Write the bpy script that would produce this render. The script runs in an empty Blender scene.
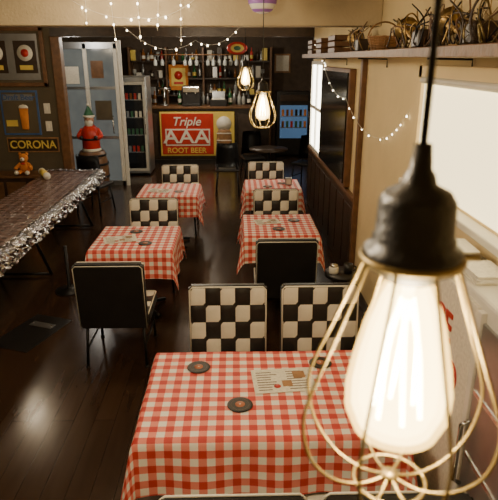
import bpy, bmesh, math, random
from mathutils import Vector, Matrix
random.seed(7)
sc = bpy.context.scene
COL = sc.collection

# ------------------------------------------------------------------ materials
def newmat(name):
    m = bpy.data.materials.new(name); m.use_nodes = True
    nt = m.node_tree
    return m, nt, nt.nodes['Principled BSDF']
def mat(name, col, rough=0.5, metal=0.0, emit=0.0, ecol=None, var=0.15, scale=8.0, bump=0.0, bscale=40.0, coat=0.0):
    m, nt, p = newmat(name)
    p.inputs['Roughness'].default_value = rough
    p.inputs['Metallic'].default_value = metal
    if coat: p.inputs['Coat Weight'].default_value = coat
    tc = nt.nodes.new('ShaderNodeTexCoord')
    if var > 0:
        n = nt.nodes.new('ShaderNodeTexNoise'); n.inputs['Scale'].default_value = scale
        nt.links.new(tc.outputs['Object'], n.inputs['Vector'])
        r = nt.nodes.new('ShaderNodeValToRGB')
        r.color_ramp.elements[0].position = 0.3; r.color_ramp.elements[1].position = 0.7
        r.color_ramp.elements[0].color = (*[c*(1-var) for c in col], 1)
        r.color_ramp.elements[1].color = (*[min(1, c*(1+var)) for c in col], 1)
        nt.links.new(n.outputs['Fac'], r.inputs['Fac'])
        nt.links.new(r.outputs['Color'], p.inputs['Base Color'])
    else:
        p.inputs['Base Color'].default_value = (*col, 1)
    if bump > 0:
        n2 = nt.nodes.new('ShaderNodeTexNoise'); n2.inputs['Scale'].default_value = bscale
        nt.links.new(tc.outputs['Object'], n2.inputs['Vector'])
        b = nt.nodes.new('ShaderNodeBump'); b.inputs['Strength'].default_value = bump
        b.inputs['Distance'].default_value = 0.02
        nt.links.new(n2.outputs['Fac'], b.inputs['Height'])
        nt.links.new(b.outputs['Normal'], p.inputs['Normal'])
    if emit > 0:
        p.inputs['Emission Color'].default_value = (*(ecol or col), 1)
        p.inputs['Emission Strength'].default_value = emit
    return m

def planks(name, c1, c2, mortar, width, length, rough, rot90=True, bump=0.3):
    m, nt, p = newmat(name)
    tc = nt.nodes.new('ShaderNodeTexCoord'); mp = nt.nodes.new('ShaderNodeMapping')
    if rot90: mp.inputs['Rotation'].default_value = (0, 0, math.radians(90))
    nt.links.new(tc.outputs['Object'], mp.inputs['Vector'])
    br = nt.nodes.new('ShaderNodeTexBrick')
    br.inputs['Scale'].default_value = 1
    br.inputs['Brick Width'].default_value = length
    br.inputs['Row Height'].default_value = width
    br.inputs['Mortar Size'].default_value = 0.002
    br.inputs['Color1'].default_value = (*c1, 1); br.inputs['Color2'].default_value = (*c2, 1)
    br.inputs['Mortar'].default_value = (*mortar, 1)
    nt.links.new(mp.outputs['Vector'], br.inputs['Vector'])
    n = nt.nodes.new('ShaderNodeTexNoise'); n.inputs['Scale'].default_value = 2
    n.inputs['Detail'].default_value = 6
    mp2 = nt.nodes.new('ShaderNodeMapping'); mp2.inputs['Scale'].default_value = (8, 1, 1)
    nt.links.new(tc.outputs['Object'], mp2.inputs['Vector']); nt.links.new(mp2.outputs['Vector'], n.inputs['Vector'])
    mx = nt.nodes.new('ShaderNodeMixRGB'); mx.blend_type = 'MULTIPLY'; mx.inputs['Fac'].default_value = 0.45
    nt.links.new(br.outputs['Color'], mx.inputs['Color1']); nt.links.new(n.outputs['Fac'], mx.inputs['Color2'])
    nt.links.new(mx.outputs['Color'], p.inputs['Base Color'])
    b = nt.nodes.new('ShaderNodeBump'); b.inputs['Strength'].default_value = bump; b.inputs['Distance'].default_value = 0.001
    nt.links.new(n.outputs['Fac'], b.inputs['Height']); nt.links.new(b.outputs['Normal'], p.inputs['Normal'])
    mr = nt.nodes.new('ShaderNodeMapRange'); mr.inputs['To Min'].default_value = rough-0.05; mr.inputs['To Max'].default_value = rough+0.08
    nt.links.new(n.outputs['Fac'], mr.inputs['Value']); nt.links.new(mr.outputs['Result'], p.inputs['Roughness'])
    return m

def gingham(name, period, red, mid, white, rough=0.6, coat=0.0, bump=0.0):
    m, nt, p = newmat(name)
    tc = nt.nodes.new('ShaderNodeTexCoord'); sp = nt.nodes.new('ShaderNodeSeparateXYZ')
    nt.links.new(tc.outputs['UV'], sp.inputs['Vector'])
    outs = []
    for ax in 'XY':
        a = nt.nodes.new('ShaderNodeMath'); a.operation = 'DIVIDE'; a.inputs[1].default_value = period
        nt.links.new(sp.outputs[ax], a.inputs[0])
        f = nt.nodes.new('ShaderNodeMath'); f.operation = 'FRACT'; nt.links.new(a.outputs[0], f.inputs[0])
        g = nt.nodes.new('ShaderNodeMath'); g.operation = 'GREATER_THAN'; g.inputs[1].default_value = 0.5
        nt.links.new(f.outputs[0], g.inputs[0]); outs.append(g)
    s = nt.nodes.new('ShaderNodeMath'); s.operation = 'ADD'
    nt.links.new(outs[0].outputs[0], s.inputs[0]); nt.links.new(outs[1].outputs[0], s.inputs[1])
    h = nt.nodes.new('ShaderNodeMath'); h.operation = 'MULTIPLY'; h.inputs[1].default_value = 0.5
    nt.links.new(s.outputs[0], h.inputs[0])
    r = nt.nodes.new('ShaderNodeValToRGB'); r.color_ramp.interpolation = 'CONSTANT'
    r.color_ramp.elements[0].color = (*white, 1); r.color_ramp.elements[0].position = 0
    r.color_ramp.elements[1].color = (*red, 1); r.color_ramp.elements[1].position = 0.9
    e = r.color_ramp.elements.new(0.4); e.color = (*mid, 1)
    nt.links.new(h.outputs[0], r.inputs['Fac']); nt.links.new(r.outputs['Color'], p.inputs['Base Color'])
    p.inputs['Roughness'].default_value = rough
    if coat: p.inputs['Coat Weight'].default_value = coat; p.inputs['Coat Roughness'].default_value = 0.12
    n = nt.nodes.new('ShaderNodeTexNoise'); n.inputs['Scale'].default_value = 11 if bump > 0.3 else 6
    if bump > .3: n.inputs['Distortion'].default_value = 1.5
    nt.links.new(tc.outputs['Object'], n.inputs['Vector'])
    b = nt.nodes.new('ShaderNodeBump'); b.inputs['Strength'].default_value = max(bump, 0.15); b.inputs['Distance'].default_value = 0.03 if bump > .3 else .02
    nt.links.new(n.outputs['Fac'], b.inputs['Height'])
    if coat: nt.links.new(b.outputs['Normal'], p.inputs['Coat Normal'])
    nt.links.new(b.outputs['Normal'], p.inputs['Normal'])
    return m

M = {}
M['floor'] = planks('floor_wood', (0.070, 0.038, 0.022), (0.052, 0.028, 0.017), (0.018, 0.010, 0.007), 0.14, 1.6, 0.18, bump=.08)
M['cloth'] = gingham('red_gingham', 0.076, (0.56, 0.04, 0.03), (0.80, 0.25, 0.19), (0.88, 0.84, 0.76))
M['foilcloth'] = gingham('wrapped_cloth', 0.11, (0.075, 0.028, 0.022), (0.15, 0.065, 0.05), (0.22, 0.14, 0.12), 0.4, 1.0, 1.0)
M['foil'] = mat('silver_foil', (0.50, 0.49, 0.50), 0.18, 1.0, bump=1.0, bscale=22, var=0.35, scale=14)
M['black'] = mat('black_vinyl', (0.014, 0.013, 0.013), 0.38, bump=0.1, bscale=90)
M['cream'] = mat('cream_vinyl', (0.84, 0.80, 0.68), 0.4, bump=0.08, bscale=60, var=0.05)
M['chrome'] = mat('chrome', (0.7, 0.7, 0.68), 0.2, 1.0, var=0.05)
M['iron'] = mat('cast_iron', (0.02, 0.02, 0.022), 0.45, 0.6)
M['wallcream'] = mat('plaster_cream', (0.76, 0.61, 0.34), 0.8, bump=0.15, bscale=25, var=0.06, scale=2)
M['walldark'] = mat('plaster_dark', (0.10, 0.078, 0.046), 0.8, bump=0.15, var=0.15, scale=3)
M['wallbar'] = mat('bar_wall', (0.085, 0.058, 0.038), 0.8)
M['ceil'] = mat('ceiling_paint', (0.26, 0.20, 0.12), 0.85, var=0.08, scale=2)
M['beam'] = mat('beam_paint', (0.46, 0.37, 0.23), 0.7, bump=0.2, var=0.1, scale=3)
M['wood'] = mat('brown_wood', (0.16, 0.075, 0.03), 0.45, bump=0.2, bscale=30, var=0.25, scale=12)
M['wood2'] = mat('orange_wood', (0.32, 0.16, 0.06), 0.5, bump=0.2, bscale=30, var=0.25, scale=12)
M['darkwood'] = mat('dark_wood', (0.042, 0.024, 0.014), 0.4, bump=0.2, bscale=30, var=0.3, scale=12)
M['white'] = mat('white_paint', (0.75, 0.72, 0.64), 0.5, var=0.05)
M['paper'] = mat('printed_paper', (0.78, 0.74, 0.62), 0.7, var=0.12, scale=60)
M['ink'] = mat('ink', (0.15, 0.10, 0.08), 0.7)
M['red'] = mat('red_enamel', (0.55, 0.03, 0.02), 0.35, var=0.08)
M['yellow'] = mat('yellow_enamel', (0.80, 0.60, 0.12), 0.4, var=0.08)
M['orange'] = mat('orange_plush', (0.65, 0.22, 0.04), 0.8, var=0.2)
M['green'] = mat('green_enamel', (0.04, 0.14, 0.07), 0.45)
M['blue'] = mat('blue_enamel', (0.05, 0.12, 0.30), 0.4)
M['skin'] = mat('painted_skin', (0.55, 0.30, 0.2), 0.5)
M['label'] = mat('record_label', (0.45, 0.16, 0.08), 0.5)
M['screen'] = mat('dark_glass', (0.012, 0.013, 0.016), 0.12, var=0)
M['steel'] = mat('brushed_steel', (0.45, 0.46, 0.47), 0.35, 0.9, var=0.1)
M['brass'] = mat('brass_wire', (0.30, 0.23, 0.10), 0.42, 0.9, var=0.1)
M['horn'] = mat('aged_brass', (0.36, 0.24, 0.09), 0.4, 0.85, var=0.4)
M['branch'] = mat('dried_branch', (0.26, 0.14, 0.05), 0.8, var=0.3)
M['glass_b'] = mat('blue_glass', (0.08, 0.09, 0.09), 0.12, var=0.5, scale=2.5, emit=0.08, ecol=(0.75, 0.80, 0.75))  # weak emission put in for daylight behind the door glass
M['daylight'] = mat('window_daylight', (0.9, 0.88, 0.8), 0.5, emit=7.0, ecol=(1, 0.92, 0.72), var=0)
M['wall_glow'] = mat('wall_glow_panel', (0.90, 0.80, 0.52), 0.7, emit=2.0, ecol=(1, 0.82, 0.46), var=0.03)  # emission stands in for the near bulb overexposing the wall
M['bluelight'] = mat('blue_window', (0.05, 0.10, 0.2), 0.3, emit=0.14, ecol=(0.25, 0.5, 0.9), var=0)
M['core'] = mat('filament_glow', (1, 0.9, 0.7), 0.5, emit=12, ecol=(1, 0.84, 0.50), var=0)
M['fil'] = mat('filament_wire', (1, 0.9, 0.7), 0.5, emit=90, ecol=(1, 0.85, 0.55), var=0)
M['fairy'] = mat('fairy_bulb', (1, 0.9, 0.7), 0.5, emit=9, ecol=(1, 0.85, 0.6), var=0)
M['diffuser'] = mat('fill_diffuser', (0.9, 0.85, 0.7), 0.5, emit=2, ecol=(1, 0.85, 0.6), var=0)  # glow of the added ceiling fill lamps
M['amberb'] = mat('amber_bottle', (0.25, 0.09, 0.02), 0.12)
M['greenb'] = mat('green_bottle', (0.03, 0.14, 0.05), 0.12)
M['clearb'] = mat('clear_bottle', (0.45, 0.47, 0.45), 0.12)
M['purple'] = mat('purple_paper', (0.30, 0.14, 0.50), 0.6)
def glow(name, col, st, fac):
    m, nt, p = newmat(name)
    tr = nt.nodes.new('ShaderNodeBsdfTransparent'); em = nt.nodes.new('ShaderNodeEmission')
    em.inputs['Color'].default_value = (*col, 1); em.inputs['Strength'].default_value = st
    mx = nt.nodes.new('ShaderNodeMixShader'); mx.inputs[0].default_value = fac
    nt.links.new(tr.outputs[0], mx.inputs[1]); nt.links.new(em.outputs[0], mx.inputs[2])
    nt.links.new(mx.outputs[0], nt.nodes['Material Output'].inputs['Surface'])
    return m
M['shell'] = glow('bulb_glass', (1, 0.60, 0.14), 6.0, .42)
M['shell2'] = glow('bulb_inner_glow', (1, 0.74, 0.30), 13.0, .40)

# ------------------------------------------------------------------ builder
class B:
    def __init__(s, name):
        s.name = name; s.bm = bmesh.new(); s.mats = []
    def mi(s, k):
        if k not in s.mats: s.mats.append(k)
        return s.mats.index(k)
    def merge(s, tb, k, smooth=False, T=None):
        if T is not None: bmesh.ops.transform(tb, matrix=T, verts=tb.verts[:])
        i = s.mi(k)
        for f in tb.faces:
            f.material_index = i; f.smooth = smooth
        me = bpy.data.meshes.new('t'); tb.to_mesh(me); tb.free()
        s.bm.from_mesh(me); bpy.data.meshes.remove(me)
    def box(s, c, d, k, bev=0.0, seg=2, rot=None, smooth=False):
        tb = bmesh.new(); bmesh.ops.create_cube(tb, size=1)
        bmesh.ops.scale(tb, vec=d, verts=tb.verts[:])
        if bev > 0: bmesh.ops.bevel(tb, geom=tb.edges[:], offset=bev, segments=seg, affect='EDGES', profile=0.5)
        T = Matrix.Translation(c)
        if rot is not None: T = T @ rot
        s.merge(tb, k, smooth, T)
    def b2(s, x0, x1, y0, y1, z0, z1, k, bev=0.0, seg=2):
        s.box(((x0+x1)/2, (y0+y1)/2, (z0+z1)/2), (x1-x0, y1-y0, z1-z0), k, bev, seg)
    def cyl(s, a, b, r1, r2, k, seg=16):
        a, b = Vector(a), Vector(b); d = b-a
        tb = bmesh.new(); bmesh.ops.create_cone(tb, cap_ends=True, segments=seg, radius1=r1, radius2=r2, depth=d.length)
        T = Matrix.Translation((a+b)/2) @ d.to_track_quat('Z', 'Y').to_matrix().to_4x4()
        s.merge(tb, k, True, T)
    def sph(s, c, r, k, sc=(1, 1, 1), seg=16, rot=None):
        tb = bmesh.new(); bmesh.ops.create_uvsphere(tb, u_segments=seg, v_segments=max(6, seg//2+2), radius=r)
        bmesh.ops.scale(tb, vec=sc, verts=tb.verts[:])
        T = Matrix.Translation(c)
        if rot is not None: T = T @ rot
        s.merge(tb, k, True, T)
    def lathe(s, c, prof, k, seg=24, T=None, sy=1.0):
        tb = bmesh.new(); rings = []
        for r, z in prof:
            if r < 1e-5: rings.append([tb.verts.new((0, 0, z))])
            else: rings.append([tb.verts.new((r*math.cos(2*math.pi*i/seg), sy*r*math.sin(2*math.pi*i/seg), z)) for i in range(seg)])
        for A, C in zip(rings, rings[1:]):
            for i in range(seg):
                j = (i+1) % seg
                if len(A) == 1 and len(C) == 1: continue
                if len(A) == 1: tb.faces.new((A[0], C[i], C[j]))
                elif len(C) == 1: tb.faces.new((A[j], A[i], C[0]))
                else: tb.faces.new((A[i], C[i], C[j], A[j]))
        bmesh.ops.recalc_face_normals(tb, faces=tb.faces[:])
        X = Matrix.Translation(c)
        if T is not None: X = X @ T
        s.merge(tb, k, True, X)
    def tube(s, pts, r, k, seg=8, smooth=0):
        P = [Vector(p) for p in pts]
        if smooth:
            Q = []
            n = len(P)
            for i in range(n-1):
                p0 = P[max(i-1, 0)]; p1 = P[i]; p2 = P[i+1]; p3 = P[min(i+2, n-1)]
                for j in range(smooth):
                    t = j/smooth
                    Q.append(0.5*((2*p1)+(p2-p0)*t+(2*p0-5*p1+4*p2-p3)*t*t+(3*p1-p0-3*p2+p3)*t**3))
            Q.append(P[-1]); P = Q
        tb = bmesh.new(); prev = None; ref = None
        for i, p in enumerate(P):
            d = (P[min(i+1, len(P)-1)]-P[max(i-1, 0)])
            if d.length < 1e-9: d = Vector((0, 0, 1))
            d.normalize()
            if ref is None: ref = d.orthogonal().normalized()
            ref = (ref-d*ref.dot(d))
            if ref.length < 1e-6: ref = d.orthogonal()
            ref.normalize(); o = d.cross(ref)
            rr = r[i] if isinstance(r, list) else r
            ring = [tb.verts.new(p+rr*(math.cos(2*math.pi*q/seg)*ref+math.sin(2*math.pi*q/seg)*o)) for q in range(seg)]
            if prev:
                for q in range(seg):
                    w = (q+1) % seg; tb.faces.new((prev[q], prev[w], ring[w], ring[q]))
            else: tb.faces.new(ring[::-1])
            prev = ring
        tb.faces.new(prev)
        s.merge(tb, k, True)
    def checkers(s, w, h, n, mrows, k1, k2, T, puff=0.012, start=0):
        for a in range(n):
            for b in range(mrows):
                tb = bmesh.new(); N = 6; g = {}
                for i in range(N+1):
                    for j in range(N+1):
                        u, v = i/N, j/N
                        z = puff*(1-(2*u-1)**6)*(1-(2*v-1)**6)
                        g[i, j] = tb.verts.new((-w/2+(a+u)*w/n, -h/2+(b+v)*h/mrows, z))
                for i in range(N):
                    for j in range(N):
                        tb.faces.new((g[i, j], g[i+1, j], g[i+1, j+1], g[i, j+1]))
                s.merge(tb, k1 if (a+b+start) % 2 == 0 else k2, True, T)
    def done(s, loc=(0, 0, 0), rz=0.0):
        me = bpy.data.meshes.new(s.name); s.bm.to_mesh(me); s.bm.free()
        for k in s.mats: me.materials.append(M[k])
        o = bpy.data.objects.new(s.name, me); COL.objects.link(o)
        o.location = loc; o.rotation_euler = (0, 0, rz)
        return o

def copy(o, loc, rz=0):
    c = bpy.data.objects.new(o.name.split('.')[0], o.data); COL.objects.link(c)
    c.location = loc; c.rotation_euler = (0, 0, rz); return c

def text(parent, body, loc, size, k, rot=(math.radians(90), 0, 0), ext=0.003, name='lettering', sx=1.0, shear=0.0):
    cu = bpy.data.curves.new(name, 'FONT'); cu.body = body; cu.size = size; cu.extrude = ext
    cu.align_x = 'CENTER'; cu.align_y = 'CENTER'; cu.shear = shear; cu.offset = size*0.012
    cu.materials.append(M[k])
    o = bpy.data.objects.new(name, cu); COL.objects.link(o)
    o.parent = parent; o.location = loc; o.rotation_euler = rot; o.scale = (sx, 1, 1)
    return o
PI = math.pi

# ------------------------------------------------------------------ room
H_C = 2.9
XR = 1.25; XL = -4.1; YP = 9.2; YB = 14.6
def shell(name, *a, k='wallcream'):
    b = B(name); b.b2(*a, k); return b.done()
shell('floor', XL-.1, 2.3, -1.6, YB+.1, -0.1, 0, k='floor')
shell('ceiling', XL-.1, 2.3, -1.6, YB+.1, H_C, H_C+0.1, k='ceil')
shell('wall_left', XL-.1, XL, -1.6, YB+.1, 0, H_C, k='walldark')
shell('wall_rear', XL, XR, -1.7, -1.6, 0, H_C, k='wallcream')
shell('wall_far', XL, 2.3, YB, YB+.1, 0, H_C, k='wallbar')
shell('wall_right', XR, XR+.12, -1.6, YP, 0, H_C, k='wallcream')
shell('wall_bar_right', 2.1, 2.2, YP, YB, 0, H_C, k='wallbar')
shell('wall_bar_return', XR, 2.2, YP, YP+.1, 0, H_C, k='wallbar')
shell('wall_partition', XL, -2.86, YP, YP+.12, 0, H_C, k='walldark')
b = B('trim_1'); b.b2(-2.86, XR, YP, YP+.15, 2.66, H_C, 'darkwood'); b.b2(-2.86, -2.72, YP-.03, YP+.15, 0, 2.66, 'wood', .01); b.done()
b = B('ceiling_beam'); b.b2(XL, XR, 5.0, 5.25, 2.60, H_C, 'beam', .01); b.done()
b = B('trim_2')  # wainscot on the right wall
b.b2(XR-.03, XR, 5.5, YP, 0, .93, 'darkwood'); b.b2(XR-.05, XR, 5.5, YP, .93, .98, 'wood', .008)
for i in range(8): b.b2(XR-.04, XR-.028, 5.56+i*.46, 5.56+i*.46+.38, .12, .85, 'darkwood', .006)
b.done()
b = B('baseboard_right'); b.b2(XR-.02, XR, -1.6, 5.5, 0, .12, 'darkwood', .004); b.done()
b = B('baseboard_left'); b.b2(XL, XL+.02, -1.6, YP, 0, .12, 'darkwood', .004); b.done()

# right wall: a daylight window, then an added glowing one
b = B('window_1')
b.b2(XR-.015, XR+.0, 7.95, 9.1, .98, 2.27, 'daylight')
for y in (7.95, 8.5, 9.05): b.b2(XR-.04, XR, y, y+.05, .98, 2.3, 'white', .004)
for z in (.98, 1.6, 2.25): b.b2(XR-.035, XR, 7.95, 9.1, z, z+.05, 'white', .004)
b.done()
b = B('added_glow_window')  # added: glowing panel with frame in place of cream wall overlit by bulb
b.b2(XR-.012, XR, 1.6, 3.75, 1.56, 2.24, 'wall_glow')
for y in (1.56, 3.72): b.b2(XR-.035, XR, y, y+.07, 1.53, 2.30, 'wallcream', .006)
b.b2(XR-.035, XR, 1.56, 3.79, 2.22, 2.30, 'wallcream', .006)
b.b2(XR-.09, XR, 1.5, 3.85, 1.50, 1.54, 'white', .008)
b.cyl((XR-.03, 1.65, 2.21), (XR-.03, 3.70, 2.21), .022, .022, 'white')
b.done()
# wall screen
b = B('wall_mounted_television')
b.b2(XR-.07, XR, 5.9, 7.75, 1.0, 2.24, 'wood', .01)
b.b2(XR-.085, XR-.065, 5.94, 7.71, 1.04, 2.20, 'screen', .004)
b.done()
b = B('trim_3'); b.b2(XR-.05, XR, 5.42, 5.5, 0, 2.34, 'wood', .006); b.done()

# long shelf on the right wall
b = B('wall_shelf')
b.b2(.95, XR, 1.0, 8.2, 2.345, 2.395, 'wood', .004)
for y in (1.2, 3.0, 4.7, 6.4, 8.0):
    b.tube([(XR-.01, y, 2.27), (XR-.012, y, 2.335), (1.0, y, 2.34)], .006, 'iron')
b.done()
ZS = 2.396
def basket(loc, r, h):
    b = B('wicker_basket')
    for i in range(18):
        a = 2*math.pi*i/18
        b.tube([(r*.75*math.cos(a), r*.75*math.sin(a), .003), (r*math.cos(a), r*math.sin(a), h)], .004, 'branch', 5)
    for j in range(9):
        t = j/8; rr = r*(.75+.25*t)
        b.tube([(rr*math.cos(2*math.pi*i/24), rr*math.sin(2*math.pi*i/24), t*h+.005+.003*(i % 2)) for i in range(25)], .005, 'wood2', 5)
    b.tube([(r*math.cos(math.pi*i/12), 0, h+r*.9*math.sin(math.pi*i/12)) for i in range(13)], .006, 'branch', 6)
    b.cyl((0, 0, 0), (0, 0, .008), r*.75, r*.75, 'branch')
    return b.done(loc)
basket((1.11, 4.35, ZS), .12, .09)
def metal(y, L, n):
    b = B('salvaged_metal_parts')
    for i in range(n):
        cy = random.uniform(-L/2, L/2); r = random.uniform(.04, .12); tilt = random.uniform(-.7, .7); cx = random.uniform(-.06, .05)
        Rm = Matrix.Rotation(random.uniform(-.9, .9), 4, 'Z') @ Matrix.Rotation(PI/2+tilt*.6, 4, 'Y')
        k = random.choice(['horn', 'horn', 'brass', 'wood', 'iron', 'darkwood'])
        a0 = random.uniform(0, 6); sp_ = random.choice([2*PI, 3.6, 2.6, 3.0])
        ell = random.uniform(.5, 1.3)
        pts = []
        for q in range(25):
            a = a0+sp_*q/24
            v = Rm @ Vector((r*math.cos(a), ell*r*math.sin(a), 0)); pts.append((max(-.12, min(.12, v.x+cx)), v.y+cy, max(.008, v.z+r)))
        b.tube(pts, random.uniform(.003, .006), k, 7)
        if i % 4 == 0:
            for q in range(6):
                a = q*PI/3; v = Rm @ Vector((r*math.cos(a), r*math.sin(a), 0))
                b.tube([(cx, cy, r), (cx+v.x, cy+v.y, max(.006, r+v.z))], .002, 'horn', 5)
    for i in range(n):
        cy = random.uniform(-L/2, L/2); x = random.uniform(-.08, .06)
        b.tube([(x, cy, .01), (x+random.uniform(-.05, .05), cy+random.uniform(-.1, .1), random.uniform(.08, .14)), (x, cy+random.uniform(-.25, .25), random.uniform(.10, .24))], .0045, random.choice(['horn', 'wood', 'iron', 'darkwood']), 6, 5)
    b.lathe((0, L*.3, .09), [(.012, -.16), (.014, -.08), (.02, 0), (.04, .06), (.075, .085), (.07, .083), (.03, .05), (.0, .0)], 'horn', 24, Matrix.Rotation(-1.2, 4, 'X'))
    b.box((.02, -L*.2, .05), (.16, .14, .1), 'darkwood', .01)
    b.done((1.10, y, ZS+.001))
metal(1.95, .7, 18); metal(2.75, .6, 18); metal(3.5, .6, 14); metal(5.1, .5, 8)
b = B('storage_crate')
for z in (0, .06, .12):
    for sx in (-.12, .11): b.b2(sx, sx+.012, -.2, .2, z, z+.045, 'wood', .002)
    for sy in (-.2, .19): b.b2(-.12, .122, sy, sy+.012, z, z+.045, 'wood', .002)
b.b2(-.12, .12, -.2, .2, 0, .01, 'wood')
b.done((1.11, 6.0, ZS))
o = bpy.data.objects['storage_crate']; copy(o, (1.11, 6.9, ZS)); copy(o, (1.11, 7.7, ZS))

# ------------------------------------------------------------------ chair
def build_chair():
    b = B('dining_chair'); W = .53
    lean = Matrix.Rotation(math.radians(-6), 4, 'X')
    Tb = Matrix.Translation((0, .045, .40)) @ lean
    def lb(c, d, k, bev): 
        tb = bmesh.new(); bmesh.ops.create_cube(tb, size=1); bmesh.ops.scale(tb, vec=d, verts=tb.verts[:])
        bmesh.ops.bevel(tb, geom=tb.edges[:], offset=bev, segments=3, affect='EDGES')
        b.merge(tb, k, False, Tb @ Matrix.Translation(c))
    lb((0, 0, .22), (W, .075, .56), 'black', .018)
    for yy, rr in ((-.036, .0055), (.036, .0032)):
        w2, z0, z1 = W/2-.008, -.05, .492
        path = [(-w2, yy, z0), (-w2, yy, z1-.02), (-w2+.02, yy, z1), (w2-.02, yy, z1), (w2, yy, z1-.02), (w2, yy, z0)]
        b.tube([Tb @ Vector(p_) for p_ in path], rr, 'cream', 6)
    b.checkers(W-.03, .48, 5, 4, 'cream', 'black', Tb @ Matrix.Translation((0, -.037, .245)) @ Matrix.Rotation(math.radians(90), 4, 'X'), .008, 1)
    b.box((0, -.235, .385), (W, .47, .10), 'black', .02, 3)
    b.checkers(W-.03, .43, 5, 4, 'cream', 'black', Matrix.Translation((0, -.235, .434)), .008)
    w2 = W/2-.006
    b.tube([(-w2, 0, .43), (-w2, -.45, .43), (-w2+.02, -.465, .43), (w2-.02, -.465, .43), (w2, -.45, .43), (w2, 0, .43)], .0055, 'cream', 6)
    for sx in (-1, 1):
        b.tube([(sx*.22, -.42, .34), (sx*.235, -.44, 0.004)], .012, 'iron', 8)
        b.tube([(sx*.22, .02, .36), (sx*.235, .07, 0.004)], .012, 'iron', 8)
        b.tube([(sx*.226, -.43, .16), (sx*.226, .04, .16)], .008, 'iron', 8)
        for y in (-.44, .07): b.cyl((sx*.235, y, 0), (sx*.235, y, .012), .018, .018, 'black', 10)
    return b
chair = build_chair().done((-0.06, 3.34, 0))
for loc, rz in [((.565, 3.34, 0), 0), ((.43, 4.50, 0), PI), ((.47, 6.22, 0), 0), ((.45, 8.04, 0), 0),
                ((-.96, 3.96, 0), PI), ((-.90, 5.81, 0), 0), ((-.80, 7.82, 0), 0),
                ((-.02, 1.60, 0), PI), ((.56, 1.60, 0), PI)]:
    copy(chair, loc, rz)

# ------------------------------------------------------------------ tables
def cloth_mesh(b, w, l, drop, z, k, phase=0.0, step=.03, ripple=.10, flare=.04):
    def axis(h):
        n = max(2, round(2*h/step)); m_ = max(2, round(drop/step))
        return [-h-drop+i*drop/m_ for i in range(m_)]+[-h+i*2*h/n for i in range(n+1)]+[h+(i+1)*drop/m_ for i in range(m_)]
    X, Y = axis(w/2), axis(l/2)
    tb = bmesh.new(); uv = tb.loops.layers.uv.new('UVMap'); g = {}
    for i, x in enumerate(X):
        for j, y in enumerate(Y):
            cx = max(-w/2, min(w/2, x)); cy = max(-l/2, min(l/2, y)); ox, oy = x-cx, y-cy
            r = math.hypot(ox, oy)
            if r < 1e-6:
                p_ = (x, y, z+.0015*math.sin(9*x+phase)*math.cos(8*y))
            else:
                ang = math.atan2(oy, ox); dx, dy = ox/r, oy/r
                corner = abs(math.sin(2*ang))
                f = .010+r*(flare+.12*corner+ripple*(.5+.5*math.sin(17*(cx-cy)+phase+3*math.cos(ang)+1.5*corner)))
                p_ = (cx+dx*f, cy+dy*f, z-math.sqrt(max(r*r-f*f*.6, 0.0001))+.006)
            g[i, j] = (tb.verts.new(p_), (x+.5*10, y+.5*10))
    for i in range(len(X)-1):
        for j in range(len(Y)-1):
            q = [g[i, j], g[i+1, j], g[i+1, j+1], g[i, j+1]]
            f = tb.faces.new([a[0] for a in q])
            for lp, a in zip(f.loops, q): lp[uv].uv = a[1]
    b.bm.loops.layers.uv.get('UVMap') or b.bm.loops.layers.uv.new('UVMap')
    b.merge(tb, k, True)

def table(x0, x1, y0, y1, phase, drop=.27):
    b = B('dining_table'); w, l = x1-x0, y1-y0
    cloth_mesh(b, w, l, drop, .745, 'cloth', phase)
    b.box((0, 0, .725), (w-.01, l-.01, .03), 'darkwood', .006)
    feet = [0] if w < 1 else [-.32, .32]
    for fx in feet:
        b.cyl((fx, 0, .03), (fx, 0, .715), .03, .03, 'iron')
        b.cyl((fx, 0, .70), (fx, 0, .712), .14, .14, 'iron', 20)
        for a in range(4):
            an = a*PI/2+PI/4
            b.tube([(fx, 0, .06), (fx+.14*math.cos(an), .14*math.sin(an), .045), (fx+.29*math.cos(an), .29*math.sin(an), .02)], .02, 'iron', 8)
    return b.done(((x0+x1)/2, (y0+y1)/2, 0))
table(-.46, .76, 2.03, 2.80, 0.4, .29)
table(.08, .80, 4.98, 5.74, 2.0)
table(.13, .85, 6.92, 7.56, 3.1)
table(-1.31, -.57, 4.60, 5.33, 1.2)
table(-1.22, -.48, 6.62, 7.32, 4.4)

ZT = .7475
def coaster(x, y):
    b = B('record_coaster')
    b.lathe((0, 0, 0), [(0, 0), (.060, 0), (.063, .002), (.060, .005), (.050, .0042), (.028, .005), (0, .005)], 'black', 32)
    b.cyl((0, 0, .005), (0, 0, .0062), .024, .024, 'label', 24)
    b.cyl((0, 0, .0062), (0, 0, .0068), .004, .004, 'cream', 10)
    b.tube([(.044*math.cos(2*PI*i/32), .044*math.sin(2*PI*i/32), .0045) for i in range(33)], .0008, 'ink', 4)
    return b.done((x, y, ZT))
for x, y in ((-.21, 2.63), (.012, 2.28), (.46, 2.66), (-.83, 4.78), (-.97, 5.14), (.42, 5.2), (.60, 5.5), (-.72, 6.85), (.42, 7.1), (.62, 7.3)):
    coaster(x, y)
def menu(x, y, rz, w=.32, h=.22):
    b = B('paper_menu')
    b.box((0, 0, .001), (w, h, .0015), 'paper')
    for i in range(2):
        for j in range(8):
            ww = w*.36*random.uniform(.6, 1)
            b.box((-w*.25+i*w*.5-(w*.36-ww)/2, -h*.38+j*h*.105, .0021), (ww, h*.03, .0005), 'ink')
    b.box((w*.28, h*.2, .0026), (w*.2, h*.3, .0006), 'wood2')
    b.box((w*.05, -h*.15, .0026), (w*.16, h*.25, .0006), 'wood2')
    b.cyl((-w*.12, -h*.25, .002), (-w*.12, -h*.25, .003), .018, .018, 'red')
    return b.done((x, y, ZT+.002), rz)
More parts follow.
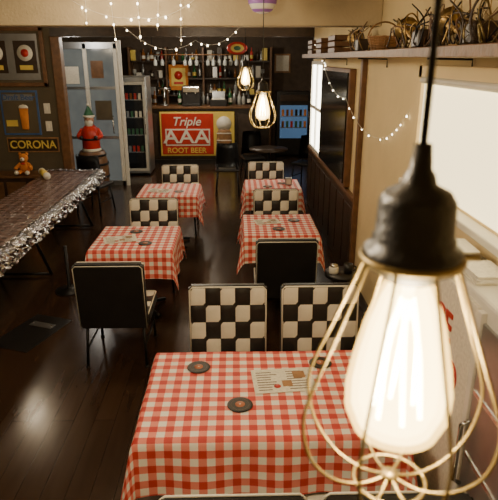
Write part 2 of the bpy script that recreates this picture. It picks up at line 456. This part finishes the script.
menu(.24, 2.49, .08); menu(-1.08, 4.90, .3, .3, .2); menu(-.97, 6.9, -.2, .28, .2); menu(.32, 5.45, .2, .26, .18)
b = B('napkin_dispenser'); b.box((0, 0, .05), (.09, .06, .1), 'steel', .01); b.box((0, -.031, .05), (.06, .004, .06), 'white'); b.done((.78-.08, 7.2, ZT))

# long foil-wrapped table
b = B('banquet_table')
cloth_mesh(b, .76, 4.7, .12, .765, 'foilcloth', .7, .06, ripple=.25, flare=.10)
tb = bmesh.new()
def skirt(pa, pb, n, nrm):
    prev = None
    for i in range(n+1):
        t = i/n; base = Vector(pa).lerp(Vector(pb), t); ring = []
        # wraps slightly over the table edge, then hangs down
        ring.append(tb.verts.new(base+Vector(nrm)*(-.075+random.uniform(-.02, .02))+Vector((0, 0, .019))))
        ring.append(tb.verts.new(base+Vector(nrm)*(-.03)+Vector((0, 0, .023+random.uniform(0, .012)))))
        for j in range(7):
            off = .016+random.uniform(0, .038)*(j > 0)+.01*j/6
            ring.append(tb.verts.new(base+Vector(nrm)*off+Vector((0, 0, -.022*j+random.uniform(-.008, .008)+.012))))
        if prev:
            for j in range(len(ring)-1): tb.faces.new((prev[j], ring[j], ring[j+1], prev[j+1]))
        prev = ring
skirt((.40, -2.36, .75), (.40, 2.36, .75), 130, (1, 0, 0))
skirt((-.40, 2.37, .75), (.40, 2.37, .75), 26, (0, 1, 0))
skirt((-.40, -2.37, .75), (.40, -2.37, .75), 26, (0, -1, 0))
b.merge(tb, 'foil', False)
b.box((0, 0, .74), (.74, 4.66, .03), 'wood', .004)
for y in (-1.9, 0, 1.9):
    for sx in (-.3, .3):
        b.tube([(sx*.2, y, .72), (sx, y, .02)], .018, 'iron', 8)
    b.tube([(-.3, y, .03), (.3, y, .03)], .016, 'iron', 8)
    b.tube([(-.15, y, .38), (.15, y, .38)], .012, 'iron', 8)
b.done((-2.40, 5.87, 0))

b = B('storage_bench')
b.b2(-4.05, -2.95, 8.72, 9.18, 0.05, .54, 'darkwood', .01); b.b2(-4.08, -2.92, 8.70, 9.19, .54, .58, 'wood', .008)
for i in range(3): b.b2(-4.0+i*.35, -3.7+i*.35, 8.705, 8.72, .12, .48, 'wood', .006)
for x in (-4.0, -3.0):
    for y in (8.77, 9.12): b.cyl((x, y, 0), (x, y, .06), .025, .03, 'darkwood')
b.done()
b = B('teddy_bear')
b.sph((0, 0, .11), .085, 'orange', (1, .85, 1.2)); b.sph((0, -.01, .265), .07, 'orange')
b.sph((0, -.07, .25), .032, 'cream'); b.sph((0, -.10, .258), .01, 'black')
for s_ in (-1, 1):
    b.sph((s_*.055, 0, .325), .025, 'orange'); b.sph((s_*.027, -.065, .28), .008, 'black')
    b.tube([(s_*.06, -.01, .17), (s_*.11, -.05, .12), (s_*.12, -.09, .10)], .028, 'orange', 10, 3)
    b.tube([(s_*.05, -.03, .05), (s_*.08, -.12, .04), (s_*.085, -.15, .045)], .034, 'orange', 10, 3)
    b.sph((s_*.085, -.16, .05), .036, 'cream')
b.box((0, -.06, .18), (.06, .03, .03), 'red', .008)
b.done((-3.38, 8.86, .58))
b = B('rolled_poster')
b.tube([(0, 0, 0), (-.16, .30, .0)], .045, 'yellow', 16); b.tube([(-.16, .30, 0), (-.173, .325, 0)], .049, 'white', 16); b.tube([(.013, -.025, 0), (0, 0, 0)], .049, 'white', 16)
b.done((-2.60, 7.55, .815))

# pictures and signs on partition
b = B('framed_picture')
x0, x1, z0, z1 = -4.02, -2.96, 1.92, 2.80; yf = YP-.03
b.b2(x0+.03, x1-.03, yf, YP, z0+.03, z1-.03, 'walldark')
for a in ((x0, x1, z0, z0+.06), (x0, x1, z1-.06, z1), (x0, x0+.06, z0, z1), (x1-.06, x1, z0, z1)):
    b.b2(a[0], a[1], yf-.02, YP, a[2], a[3], 'wood', .006)
b.b2(x0+.10, x1-.10, yf-.004, yf, z0+.10, z1-.10, 'steel')
for cx in (-3.72, -3.26):
    b.b2(cx-.17, cx+.17, yf-.010, yf-.004, 2.12, 2.6, 'darkwood')
    b.cyl((cx, yf-.02, 2.42), (cx, yf-.01, 2.42), .12, .12, 'paper', 24)
    b.cyl((cx, yf-.026, 2.42), (cx, yf-.02, 2.42), .06, .06, 'red', 24)
    b.b2(cx-.1, cx+.1, yf-.02, yf-.01, 2.17, 2.24, 'yellow')
b.done()
b = B('beer_poster')
b.b2(-3.76, -3.16, YP-.015, YP, 1.16, 1.86, 'blue', .004)
b.b2(-3.73, -3.19, YP-.018, YP-.014, 1.19, 1.83, 'walldark')
b.lathe((-3.40, YP-.03, 1.25), [(0, 0), (.05, 0), (.055, .02), (.075, .34), (.072, .34), (.0, .33)], 'orange', 20, sy=.25)
b.lathe((-3.40, YP-.03, 1.585), [(0, .06), (.05, .05), (.078, .02), (.075, 0), (0, 0)], 'cream', 20, sy=.25)
b.b2(-3.70, -3.52, YP-.022, YP-.016, 1.3, 1.4, 'yellow'); b.b2(-3.70, -3.24, YP-.022, YP-.016, 1.70, 1.80, 'steel')
o = b.done(); text(o, 'Draft Beer', (-3.46, YP-.024, 1.75), .12, 'blue')
b = B('tin_sign'); b.b2(-3.72, -2.92, YP-.02, YP, .90, 1.10, 'darkwood', .004); b.b2(-3.74, -2.90, YP-.014, YP, .88, 1.12, 'wood2', .003)
o = b.done(); text(o, 'CORONA', (-3.32, YP-.024, 1.0), .18, 'yellow', sx=.95)
b = B('light_switch'); b.b2(-3.08, -2.98, YP-.012, YP, 1.22, 1.38, 'white', .004); b.b2(-3.045, -3.015, YP-.02, YP-.012, 1.27, 1.33, 'cream', .003); b.done()
o = bpy.data.objects['light_switch']; copy(o, (0, 0, .28))

# ------------------------------------------------------------------ bar room
b = B('bar_counter')
b.b2(-2.2, .48, 12.95, 13.5, 0, 1.26, 'darkwood'); b.b2(-2.27, .55, 12.85, 13.58, 1.26, 1.31, 'wood', .01)
for i in range(6): b.b2(-2.15+i*.44, -1.78+i*.44, 12.93, 12.95, .15, 1.15, 'darkwood', .008)
b.b2(-2.2, .48, 12.92, 12.95, 0, .1, 'black')
b.done()
b = B('soda_sign')
X0, X1, Z0, Z1, ys = -1.72, -.02, .2, 1.2, 12.84
b.b2(X0, X1, ys-.02, ys, Z0, Z1, 'yellow', .009, 3)
b.b2(X0+.04, X1-.48, ys-.035, ys-.018, Z0+.04, Z1-.04, 'red', .006)
b.b2(X0+.12, X1-.56, ys-.045, ys-.034, .44, .82, 'cream', .004)
b.b2(X0+.15, X1-.59, ys-.05, ys-.044, .47, .79, 'red', .004)
b.cyl((-.26, ys-.03, .93), (-.26, ys-.018, .93), .17, .17, 'cream', 24)
b.lathe((-.26, ys-.03, .34), [(0, 0), (.13, 0), (.16, .05), (.175, .22), (.16, .4), (.13, .46), (0, .46)], 'wood2', 20, sy=.12)
for z in (.4, .56, .72): b.b2(-.26-.17, -.26+.17, ys-.054, ys-.048, z-.012, z+.012, 'cream')
for xx in (X0+.2, X1-.2): b.tube([(xx, ys, 1.1), (xx, ys+.012, 1.24)], .006, 'iron')
o = b.done()
text(o, 'Triple', (-1.12, ys-.05, .98), .27, 'cream', shear=.3)
text(o, 'AAA', (-1.12, ys-.055, .63), .42, 'cream', sx=1.25)
text(o, 'ROOT BEER', (-1.12, ys-.05, .33), .17, 'yellow')

b = B('back_bar_shelf')
for z in (.9, 1.45, 1.85, 2.25): b.b2(-2.6, .9, 14.22, 14.58, z, z+.04, 'darkwood', .004)
for x in (-2.6, -1.7, -.8, .1, .86): b.b2(x, x+.05, 14.2, 14.59, 0, 2.6, 'wood', .006)
b.b2(-2.6, .9, 14.3, 14.58, 0, .9, 'darkwood')
b.done()
def bottle(b, x, y, z, h, r, k):
    b.lathe((x, y, z), [(0, 0), (r, 0), (r, h*.55), (r*.8, h*.66), (r*.35, h*.76), (r*.32, h*.97), (r*.36, h), (0, h)], k, 10)
    if random.random() < .5: b.lathe((x, y, z), [(r*1.03, h*.15), (r*1.03, h*.42)], random.choice(['cream', 'paper', 'wood2', 'yellow', 'steel']), 10)
b = B('liquor_bottles')
for z in (1.49, 1.89, 2.29):
    x = -2.48
    while x < .85:
        if not any(abs(x-s_-.025) < .08 for s_ in (-2.6, -1.7, -.8, .1, .86)):
            q = random.random()
            if q < .6: bottle(b, x, 14.38+random.uniform(-.06, .06), z+.001, random.uniform(.18, .33), random.uniform(.03, .05), random.choice(['amberb', 'greenb', 'clearb', 'steel', 'amberb', 'darkwood', 'black', 'red']))
            elif q < .85:
                h_ = random.uniform(.12, .32); b.b2(x-.06, x+.06, 14.28, 14.4, z, z+h_, random.choice(['steel', 'paper', 'wood2', 'white', 'blue', 'yellow', 'darkwood']), .006)
            else: b.lathe((x, 14.36, z+.001), [(0, 0), (.035, 0), (.01, .01), (.01, .08), (.05, .12), (.045, .2), (.04, .2), (.0, .12)], 'clearb', 12)
        x += random.uniform(.08, .16)
b.done()
b = B('counter_bottles')
for x in (-2.1, -2.0, -1.88, -1.3, -1.2, -.75, -.64, -.12, -.02, .1, .2, .33):
    bottle(b, x, 13.43, 1.312, random.uniform(.24, .38), .045, random.choice(['amberb', 'clearb', 'steel', 'greenb', 'black']))
b.done()
b = B('hanging_glass_rack')
for y in (12.95, 13.15, 13.35): b.tube([(-1.9, y, 2.42), (.3, y, 2.42)], .012, 'wood', 6)
for x in (-1.85, -.8, .25): b.tube([(x, 12.95, 2.42), (x, 13.35, 2.42)], .012, 'wood', 6); b.tube([(x, 13.15, 2.42), (x, 13.15, H_C)], .008, 'iron', 6)
for i in range(16):
    x = -1.78+i*.13
    if random.random() < .8: b.lathe((x, 13.05+.2*(i % 2), 2.41), [(0, 0), (.035, 0), (.008, -.01), (.008, -.08), (.04, -.12), (.045, -.18), (.036, -.22)], 'clearb', 12)
b.done()
b = B('beer_tap')
b.cyl((0, 0, 0), (0, 0, .03), .09, .09, 'steel'); b.cyl((0, 0, .03), (0, 0, .36), .035, .035, 'chrome')
b.tube([(-.16, 0, .38), (.16, 0, .38)], .04, 'chrome', 12)
for x in (-.12, 0, .12):
    b.tube([(x, -.03, .38), (x, -.10, .36), (x, -.11, .28)], .012, 'chrome', 8); b.tube([(x, -.05, .4), (x, -.07, .58)], .016, 'black', 8)
b.done((-1.62, 13.12, 1.31))
b = B('cash_register')
b.box((0, 0, .07), (.38, .36, .14), 'black', .01); b.box((0, .08, .22), (.3, .12, .18), 'steel', .01, rot=Matrix.Rotation(-.3, 4, 'X'))
b.box((0, -.06, .155), (.3, .16, .03), 'cream', .006)
for i in range(5):
    for j in range(3): b.box((-.11+i*.055, -.11+j*.045, .175), (.035, .03, .015), 'white', .003)
b.done((-.38, 13.13, 1.31))
b = B('coffee_machine')
b.box((0, 0, .22), (.42, .34, .44), 'black', .02); b.box((0, -.18, .36), (.38, .06, .12), 'chrome', .01); b.box((0, -.2, .03), (.4, .14, .05), 'black', .006)
for x in (-.1, .1): b.cyl((x, -.19, .3), (x, -.19, .25), .025, .02, 'chrome'); b.tube([(x, -.21, .27), (x, -.27, .26)], .012, 'black')
b.done((-1.0, 13.19, 1.31))
b = B('neon_poster')
b.b2(-1.62, -1.15, 14.175, 14.20, 1.60, 2.2, 'orange', .006)
b.b2(-1.56, -1.21, 14.165, 14.176, 1.70, 2.12, 'yellow', .004); b.cyl((-1.385, 14.15, 1.95), (-1.385, 14.166, 1.95), .1, .1, 'red', 20)
b.b2(-1.5, -1.27, 14.155, 14.166, 1.74, 1.8, 'red')
b.done()
b = B('bar_pennant')
b.sph((0, 0, 0), .2, 'red', (1, .1, .6)); b.sph((0, -.015, 0), .13, 'yellow', (1, .1, .6)); b.sph((0, -.03, 0), .07, 'green', (1, .1, .6))
b.tube([(-.1, 0, .09), (-.1, 0, .36)], .004, 'iron', 5); b.tube([(.1, 0, .09), (.1, 0, .36)], .004, 'iron', 5)
b.done((.05, 11.5, 2.53))
b = B('refrigerator')
b.box((0, 0, 1.02), (.62, .66, 1.96), 'steel', .015); b.box((0, -.34, 1.0), (.56, .02, 1.8), 'white', .01); b.box((0, -.352, 1.0), (.46, .012, 1.68), 'screen', .004)
for z in (.5, .85, 1.2, 1.55):
    b.box((0, -.36, z), (.44, .006, .015), 'chrome')
    for i in range(5): b.box((-.17+i*.085, -.361, z+.07), (.05, .008, .12), random.choice(['red', 'amberb', 'green', 'paper', 'steel']), .002)
b.tube([(.26, -.355, .85), (.26, -.385, .88), (.26, -.385, 1.2), (.26, -.355, 1.23)], .01, 'chrome')
for x in (-.26, .26):
    for y in (-.28, .28): b.cyl((x, y, 0), (x, y, .05), .025, .025, 'black')
b.done((-2.1, 11.9, 0))
b = B('door_1')
yy = 10.6
b.b2(-3.3, -2.12, yy, yy+.06, 2.5, 2.62, 'steel', .006); b.b2(-3.3, -2.12, yy, yy+.06, 0, .1, 'steel', .006)
for x in (-3.3, -2.75, -2.2): b.b2(x, x+.07, yy, yy+.06, 0, 2.6, 'white' if x > -3 else 'steel', .006)
for z in (.9, 1.8): b.b2(-3.25, -2.2, yy+.01, yy+.05, z, z+.05, 'steel')
b.b2(-3.26, -2.2, yy+.025, yy+.035, .1, 2.5, 'glass_b')
b.b2(-3.1, -2.85, yy+.01, yy+.024, 1.9, 2.2, 'paper'); b.b2(-2.6, -2.3, yy+.01, yy+.024, 1.25, 1.6, 'walldark'); b.b2(-2.62, -2.4, yy+.01, yy+.024, 2.0, 2.3, 'wood')
b.tube([(-2.28, yy-.01, 1.0), (-2.28, yy-.05, 1.02), (-2.28, yy-.05, 1.3), (-2.28, yy-.01, 1.32)], .012, 'chrome')
b.b2(-2.12, -2.06, yy, yy+.06, 0, 2.65, 'white', .006)
b.done()
b = B('blue_window_standin')  # blue-lit window, built here as a made-up free-standing fridge
b.box((0, 0, .8), (.85, .5, 1.55), 'black', .015)
b.b2(-.34, .34, -.262, -.25, .45, 1.25, 'bluelight', .004)
b.b2(-.34, .34, -.275, -.255, 1.35, 1.5, 'darkwood', .004)
for z in (.7, .98): b.b2(-.34, .34, -.27, -.258, z, z+.02, 'steel')
for z in (.72, 1.0):
    for i in range(6): b.b2(-.3+i*.11, -.24+i*.11, -.272, -.262, z, z+.15, random.choice(['red', 'green', 'orange', 'black', 'amberb']), .002)
b.tube([(.37, -.26, .8), (.37, -.29, .82), (.37, -.29, 1.1), (.37, -.26, 1.12)], .012, 'chrome')
for x in (-.36, .36):
    for y in (-.2, .2): b.cyl((x, y, 0), (x, y, .04), .03, .03, 'black')
b.done((1.45, 14.2, 0))
b = B('wall_notice'); b.b2(2.08, 2.1, 11.6, 12.2, 1.4, 2.1, 'paper'); b.b2(2.075, 2.085, 11.66, 12.14, 1.75, 2.04, 'red'); b.done()
b = B('wall_poster'); b.b2(1.0, 1.4, YB-.02, YB, 2.0, 2.45, 'wood2', .004); b.b2(1.04, 1.36, YB-.026, YB-.019, 2.04, 2.41, 'paper'); b.done()

b = B('wooden_barrel')
b.lathe((0, 0, 0), [(0, 0), (.22, 0), (.27, .2), (.28, .38), (.26, .58), (.22, .75), (.2, .75), (.2, .735), (0, .735)], 'wood', 24)
for z, r in ((.1, .252), (.27, .281), (.5, .277), (.66, .245)): b.lathe((0, 0, z), [(r, 0), (r+.006, 0), (r+.006, .04), (r, .04)], 'iron', 24)
b.done((-2.62, 10.15, 0))
b = B('santa_figurine')
b.lathe((0, 0, 0), [(0, 0), (.15, 0), (.16, .04), (.155, .2), (.17, .28), (.14, .40), (.07, .47), (.06, .50), (0, .5)], 'red', 20)
b.lathe((0, 0, 0), [(.162, 0), (.175, .02), (.162, .05)], 'cream', 20); b.lathe((0, 0, .2), [(.158, 0), (.168, .0), (.168, .035), (.158, .035)], 'black', 20)
b.sph((0, -.01, .55), .085, 'skin'); b.sph((0, -.05, .50), .075, 'cream', (1, .7, 1.2)); b.sph((0, -.095, .555), .015, 'skin')
for s_ in (-1, 1):
    b.sph((s_*.03, -.085, .575), .009, 'black', seg=8)
    b.tube([(s_*.12, 0, .38), (s_*.20, -.05, .27), (s_*.14, -.14, .25)], [.05, .047, .045, .043, .04, .038, .035], 'red', 10, 3)
    b.sph((s_*.13, -.15, .25), .038, 'black')
b.lathe((0, 0, .60), [(.09, 0), (.1, .015), (.09, .035), (.075, .07), (.04, .14), (.01, .19), (0, .2)], 'green', 16)
b.lathe((0, 0, .60), [(.088, -.01), (.105, .005), (.103, .03), (.085, .035)], 'cream', 16); b.sph((0, 0, .81), .025, 'cream')
b.done((-2.62, 10.15, .75))

def black_chair():
    b = B('side_chair')
    b.box((0, 0, .44), (.44, .44, .05), 'black', .02, 3)
    tb = bmesh.new(); N = 10; rows = []
    for j in range(5):
        z = .50+j*.11; 
        rows.append([tb.verts.new(((.23-.01*j)*math.sin(t), .05+(.19+.02*j)*math.cos(t), z)) for t in [-1.3+2.6*i/N for i in range(N+1)]])
    for j in range(4):
        for i in range(N): tb.faces.new((rows[j][i], rows[j][i+1], rows[j+1][i+1], rows[j+1][i]))
    bmesh.ops.solidify(tb, geom=tb.faces[:], thickness=.025)
    b.merge(tb, 'black', True)
    for sx in (-1, 1):
        b.tube([(sx*.17, -.17, .43), (sx*.21, -.21, 0)], .014, 'iron'); b.tube([(sx*.17, .17, .50), (sx*.21, .23, 0)], .014, 'iron')
        b.tube([(sx*.18, .19, .42), (sx*.18, .20, .55)], .014, 'iron')
        b.tube([(sx*.19, -.19, .2), (sx*.19, .2, .2)], .008, 'iron')
    return b.done((-.15, 10.0, 0), PI)
bc = black_chair()
copy(bc, (1.35, 10.5, 0), -.6); copy(bc, (-2.25, 8.68, 0), PI*.9); copy(bc, (.35, 11.15, 0), 0.2)
b = B('cafe_table')
b.cyl((0, 0, .72), (0, 0, .75), .36, .36, 'darkwood', 32); b.cyl((0, 0, .03), (0, 0, .72), .03, .03, 'iron'); b.lathe((0, 0, 0), [(0, 0), (.24, 0), (.24, .015), (.05, .05), (0, .05)], 'iron')
b.done((.62, 10.35, 0))

# ------------------------------------------------------------------ cooler & sundries on right
b = B('display_cooler')
b.b2(.98, 1.20, 1.35, 2.65, 0.05, 1.44, 'white', .015)
b.b2(.965, .98, 1.42, 1.92, .15, 1.36, 'steel', .004); b.b2(.965, .985, 1.98, 2.62, .15, 1.40, 'paper', .004)
for y in (1.39, 1.92): b.b2(.955, .98, y, y+.04, .12, 1.4, 'white', .004)
b.tube([(.96, 1.9, .6), (.93, 1.9, .62), (.93, 1.9, .9), (.96, 1.9, .92)], .01, 'chrome')
for z in (.45, .75, 1.05): b.b2(.96, .966, 1.44, 1.90, z, z+.02, 'chrome')
for y in (1.42, 2.55):
    for x in (1.02, 1.16): b.cyl((x, y, 0), (x, y, .06), .02, .02, 'black')
o = b.done()
text(o, 'ICE\nCOLD', (.962, 2.32, 1.08), .20, 'red', rot=(PI/2, 0, -PI/2), sx=.9)
for i, (x, y, h) in enumerate(((1.07, 2.5, .05), (1.08, 2.2, .04))):
    b = B('stacked_papers')
    for j in range(6): b.box((random.uniform(-.005, .005), random.uniform(-.01, .01), j*h/6+h/12), (.14, .2, h/6*.9), random.choice(['paper', 'white']), 0, rot=Matrix.Rotation(random.uniform(-.1, .1), 4, 'Z'))
    b.done((x, y, 1.44))
b = B('side_stool')
b.cyl((0, 0, .64), (0, 0, .67), .14, .14, 'black', 24)
for a in range(3):
    an = a*2*PI/3; b.tube([(.08*math.cos(an), .08*math.sin(an), .64), (.16*math.cos(an), .16*math.sin(an), 0)], .012, 'iron')
b.tube([(.12*math.cos(2*PI*i/20), .12*math.sin(2*PI*i/20), .3) for i in range(21)], .007, 'iron')
b.done((.87, 4.22, 0))
b = B('sugar_jar'); b.lathe((0, 0, 0), [(0, 0), (.035, 0), (.04, .01), (.04, .05), (.03, .06), (0, .06)], 'white'); b.lathe((0, 0, .06), [(.031, 0), (.031, .015), (0, .025)], 'chrome'); b.done((.80, 4.2, .67))
b = B('coffee_mug'); b.lathe((0, 0, 0), [(0, 0), (.035, 0), (.038, .08), (.034, .08), (.032, .01), (0, .01)], 'black'); b.tube([(.036, 0, .06), (.06, 0, .055), (.062, 0, .03), (.037, 0, .02)], .006, 'black', 8, 3); b.done((.92, 4.2, .67))

b = B('floor_hatch'); b.b2(-.2, .2, -.32, .32, 0, .006, 'black', .002); b.b2(-.12, .12, .1, .18, .006, .012, 'steel', .002)
for sx in (-.1, .1): b.cyl((sx, .14, .012), (sx, .14, .016), .008, .008, 'chrome', 10)
b.done((-1.85, 4.5, 0), -.35)
b = B('floor_stand'); b.lathe((0, 0, 0), [(0, 0), (.15, 0), (.15, .012), (.03, .035), (.018, .05), (.018, .5), (0, .5)], 'iron'); b.done((-1.78, 5.45, 0))
b = B('bottle_cap'); b.lathe((0, 0, 0), [(0, 0), (.028, 0), (.026, .008), (0, .01)], 'white', 21); b.done((-.21, 4.95, 0))

# ------------------------------------------------------------------ cage pendant lamps
def cage(loc, ceil, power):
    root = bpy.data.objects.new('cage_pendant_lamp', None); COL.objects.link(root); root.location = loc
    def part(b):
        o = b.done(); o.parent = root; return o
    b = B('socket_and_cord')
    b.tube([(0, 0, .07), (.001, 0, .5), (0, 0, ceil-loc[2]-.02)], .0030, 'black', 10)
    b.lathe((0, 0, 0), [(0, .082), (.007, .082), (.009, .062), (.012, .058), (.014, .050), (.026, .044), (.031, .036), (.032, .008), (.034, .006), (.034, -.002), (.040, -.004), (.040, -.018), (.032, -.020), (.024, -.03), (0, -.03)], 'black', 28)
    b.lathe((0, 0, ceil-loc[2]-.025), [(0, 0), (.03, 0), (.05, .02), (.05, .0245), (0, .0245)], 'black')
    part(b)
    b = B('wire_cage')
    prof = [(.038, -.010), (.048, -.04), (.067, -.09), (.086, -.14), (.090, -.17), (.081, -.205), (.057, -.232), (.028, -.242), (.004, -.238)]
    for i in range(8):
        a = 2*PI*i/8+.2
        b.tube([(r*math.cos(a), r*math.sin(a), z) for r, z in prof], .0016, 'brass', 8, 5)
    for r, z, rr in ((.041, -.012, .003), (.034, -.242, .0018)):
        b.tube([(r*math.cos(2*PI*i/36), r*math.sin(2*PI*i/36), z) for i in range(37)], rr, 'brass', 8)
    b.cyl((0, 0, -.240), (0, 0, -.234), .008, .008, 'brass', 12)
    b.cyl((.036, 0, -.013), (.058, 0, -.013), .003, .003, 'brass', 8)
    part(b)
    b = B('bulb_glass')
    P0 = [(.018, -.03), (.025, -.045), (.035, -.075), (.043, -.110), (.0475, -.138), (.047, -.160), (.039, -.180), (.020, -.192), (0, -.194)]
    b.lathe((0, 0, 0), P0, 'shell', 32)
    for f_ in (.88, .74):
        b.lathe((0, 0, 0), [(r*f_, -.115+(z+.115)*(.5+.5*f_)) for r, z in P0], 'shell2', 32)
    part(b)
    b = B('glowing_filament')
    for i in range(6):
        a = i*PI/3
        b.tube([(.005*math.cos(a), .005*math.sin(a), -.05), (.016*math.cos(a+.3), .016*math.sin(a+.3), -.10), (.022*math.cos(a+.5), .022*math.sin(a+.5), -.165)], .0022, 'fil', 6, 3)
    b.cyl((0, 0, -.03), (0, 0, -.07), .006, .004, 'core', 10)
    part(b)
    L = bpy.data.lights.new('bulb_light', 'POINT'); L.energy = power; L.color = (1, .76, .42); L.shadow_soft_size = .035
    lo = bpy.data.objects.new('bulb_light', L); COL.objects.link(lo); lo.parent = root; lo.location = (0, 0, -.13)
cage((.147, .43, 2.195), H_C, 32)
cage((.18, 3.7, 2.15), H_C, 36)
cage((.11, 6.0, 2.27), H_C, 30)

# added, unseen fill lamps on the ceiling that brighten the rooms
def fill_lamp(loc, power, col, size=.15):
    b = B('fill_ceiling_lamp')
    b.lathe((0, 0, 0), [(0, 0), (.17, 0), (.17, -.03), (.15, -.035)], 'white'); b.lathe((0, 0, -.03), [(.155, 0), (.14, -.03), (.08, -.055), (0, -.065)], 'diffuser')
    o = b.done(loc)
    L = bpy.data.lights.new('fill_glow', 'POINT'); L.energy = power; L.color = col; L.shadow_soft_size = size
    lo = bpy.data.objects.new('fill_glow', L); COL.objects.link(lo); lo.parent = o; lo.location = (0, 0, -.26)
WARM = (1, .80, .54)
fill_lamp((-.7, 1.2, H_C), 66, WARM)
fill_lamp((-.9, 4.2, H_C), 34, WARM)
fill_lamp((-.6, 7.4, H_C), 30, WARM)
fill_lamp((-3.0, 7.0, H_C), 18, WARM)
fill_lamp((-1.0, 11.9, H_C), 60, (1, .88, .70))
fill_lamp((.9, 11.5, H_C), 8, (1, .88, .7))
fill_lamp((-2.7, 9.8, H_C), 10, (1, .92, .82))

# fairy lights
def fairy(pts, n, name='string_lights', r=.008, sub=8):
    b = B(name)
    for A, C, sag in pts:
        A, C = Vector(A), Vector(C); seg = []
        for i in range(sub+1):
            t = i/sub; p_ = A.lerp(C, t); p_.z -= sag*4*t*(1-t); seg.append(p_)
        b.tube(seg, .0018, 'cream', 5)
        for i in range(n):
            t = (i+.5+random.uniform(-.2, .2))/n; p_ = A.lerp(C, t); p_.z -= sag*4*t*(1-t)+.012
            b.sph(p_, r*random.uniform(.8, 1.2), 'fairy', (1, 1, 1.3), 8)
    return b.done()
yb = 4.97
pts = []
for x, z in zip([-1.22, -1.02, -.80, -.62, -.44], [2.60, 2.40, 2.47, 2.56, 2.44]):
    pts.append(((x, yb, 2.86), (x+random.uniform(-.04, .04), yb-.02, z), 0))
fairy(pts, 3)
fairy([((-1.35, yb, 2.80), (-.8, yb, 2.66), .05), ((-.8, yb, 2.66), (-.3, yb, 2.82), .06)], 3)
fairy([((-1.6, 8.0, 2.86), (-.6, 9.0, 2.6), .25), ((-.6, 9.0, 2.6), (.1, 8.6, 2.8), .15)], 5, r=.012)
fairy([((XR-.03, 9.0, 2.6), (XR-.05, 7.6, 2.28), .06), ((XR-.09, 7.6, 2.28), (XR-.09, 5.95, 1.95), .12), ((XR-.09, 5.95, 1.95), (XR-.02, 4.55, 1.72), .12), ((XR-.02, 4.55, 1.72), (XR-.02, 3.95, 2.0), .03)], 5, r=.006)
b = B('paper_lantern')
b.sph((0, 0, 0), .11, 'white', (1, 1, .9), 24); b.lathe((0, 0, 0), [(.108, -.03), (.113, 0), (.108, .03)], 'purple'); b.tube([(0, 0, .09), (0, 0, .129)], .003, 'black')
b.lathe((0, 0, 0), [(.03, -.095), (.07, -.08), (.085, -.066)], 'purple')
b.done((.22, 4.7, H_C-.13))

# ------------------------------------------------------------------ world & camera
w = bpy.data.worlds.new('World'); sc.world = w; w.use_nodes = True
w.node_tree.nodes['Background'].inputs[0].default_value = (.25, .22, .18, 1); w.node_tree.nodes['Background'].inputs[1].default_value = .3
cam = bpy.data.cameras.new('camera'); co = bpy.data.objects.new('camera', cam); COL.objects.link(co)
co.location = (0, 0, 2.34); co.rotation_euler = (math.radians(90-19.2), 0, math.radians(-1.4))
cam.lens = 39.6; cam.sensor_width = 36; cam.clip_start = .02
cam.dof.use_dof = True; cam.dof.focus_distance = 4.5; cam.dof.aperture_fstop = 9
sc.camera = co
sc.view_settings.view_transform = 'AgX'
sc.view_settings.look = 'None'
sc.view_settings.exposure = 0.4
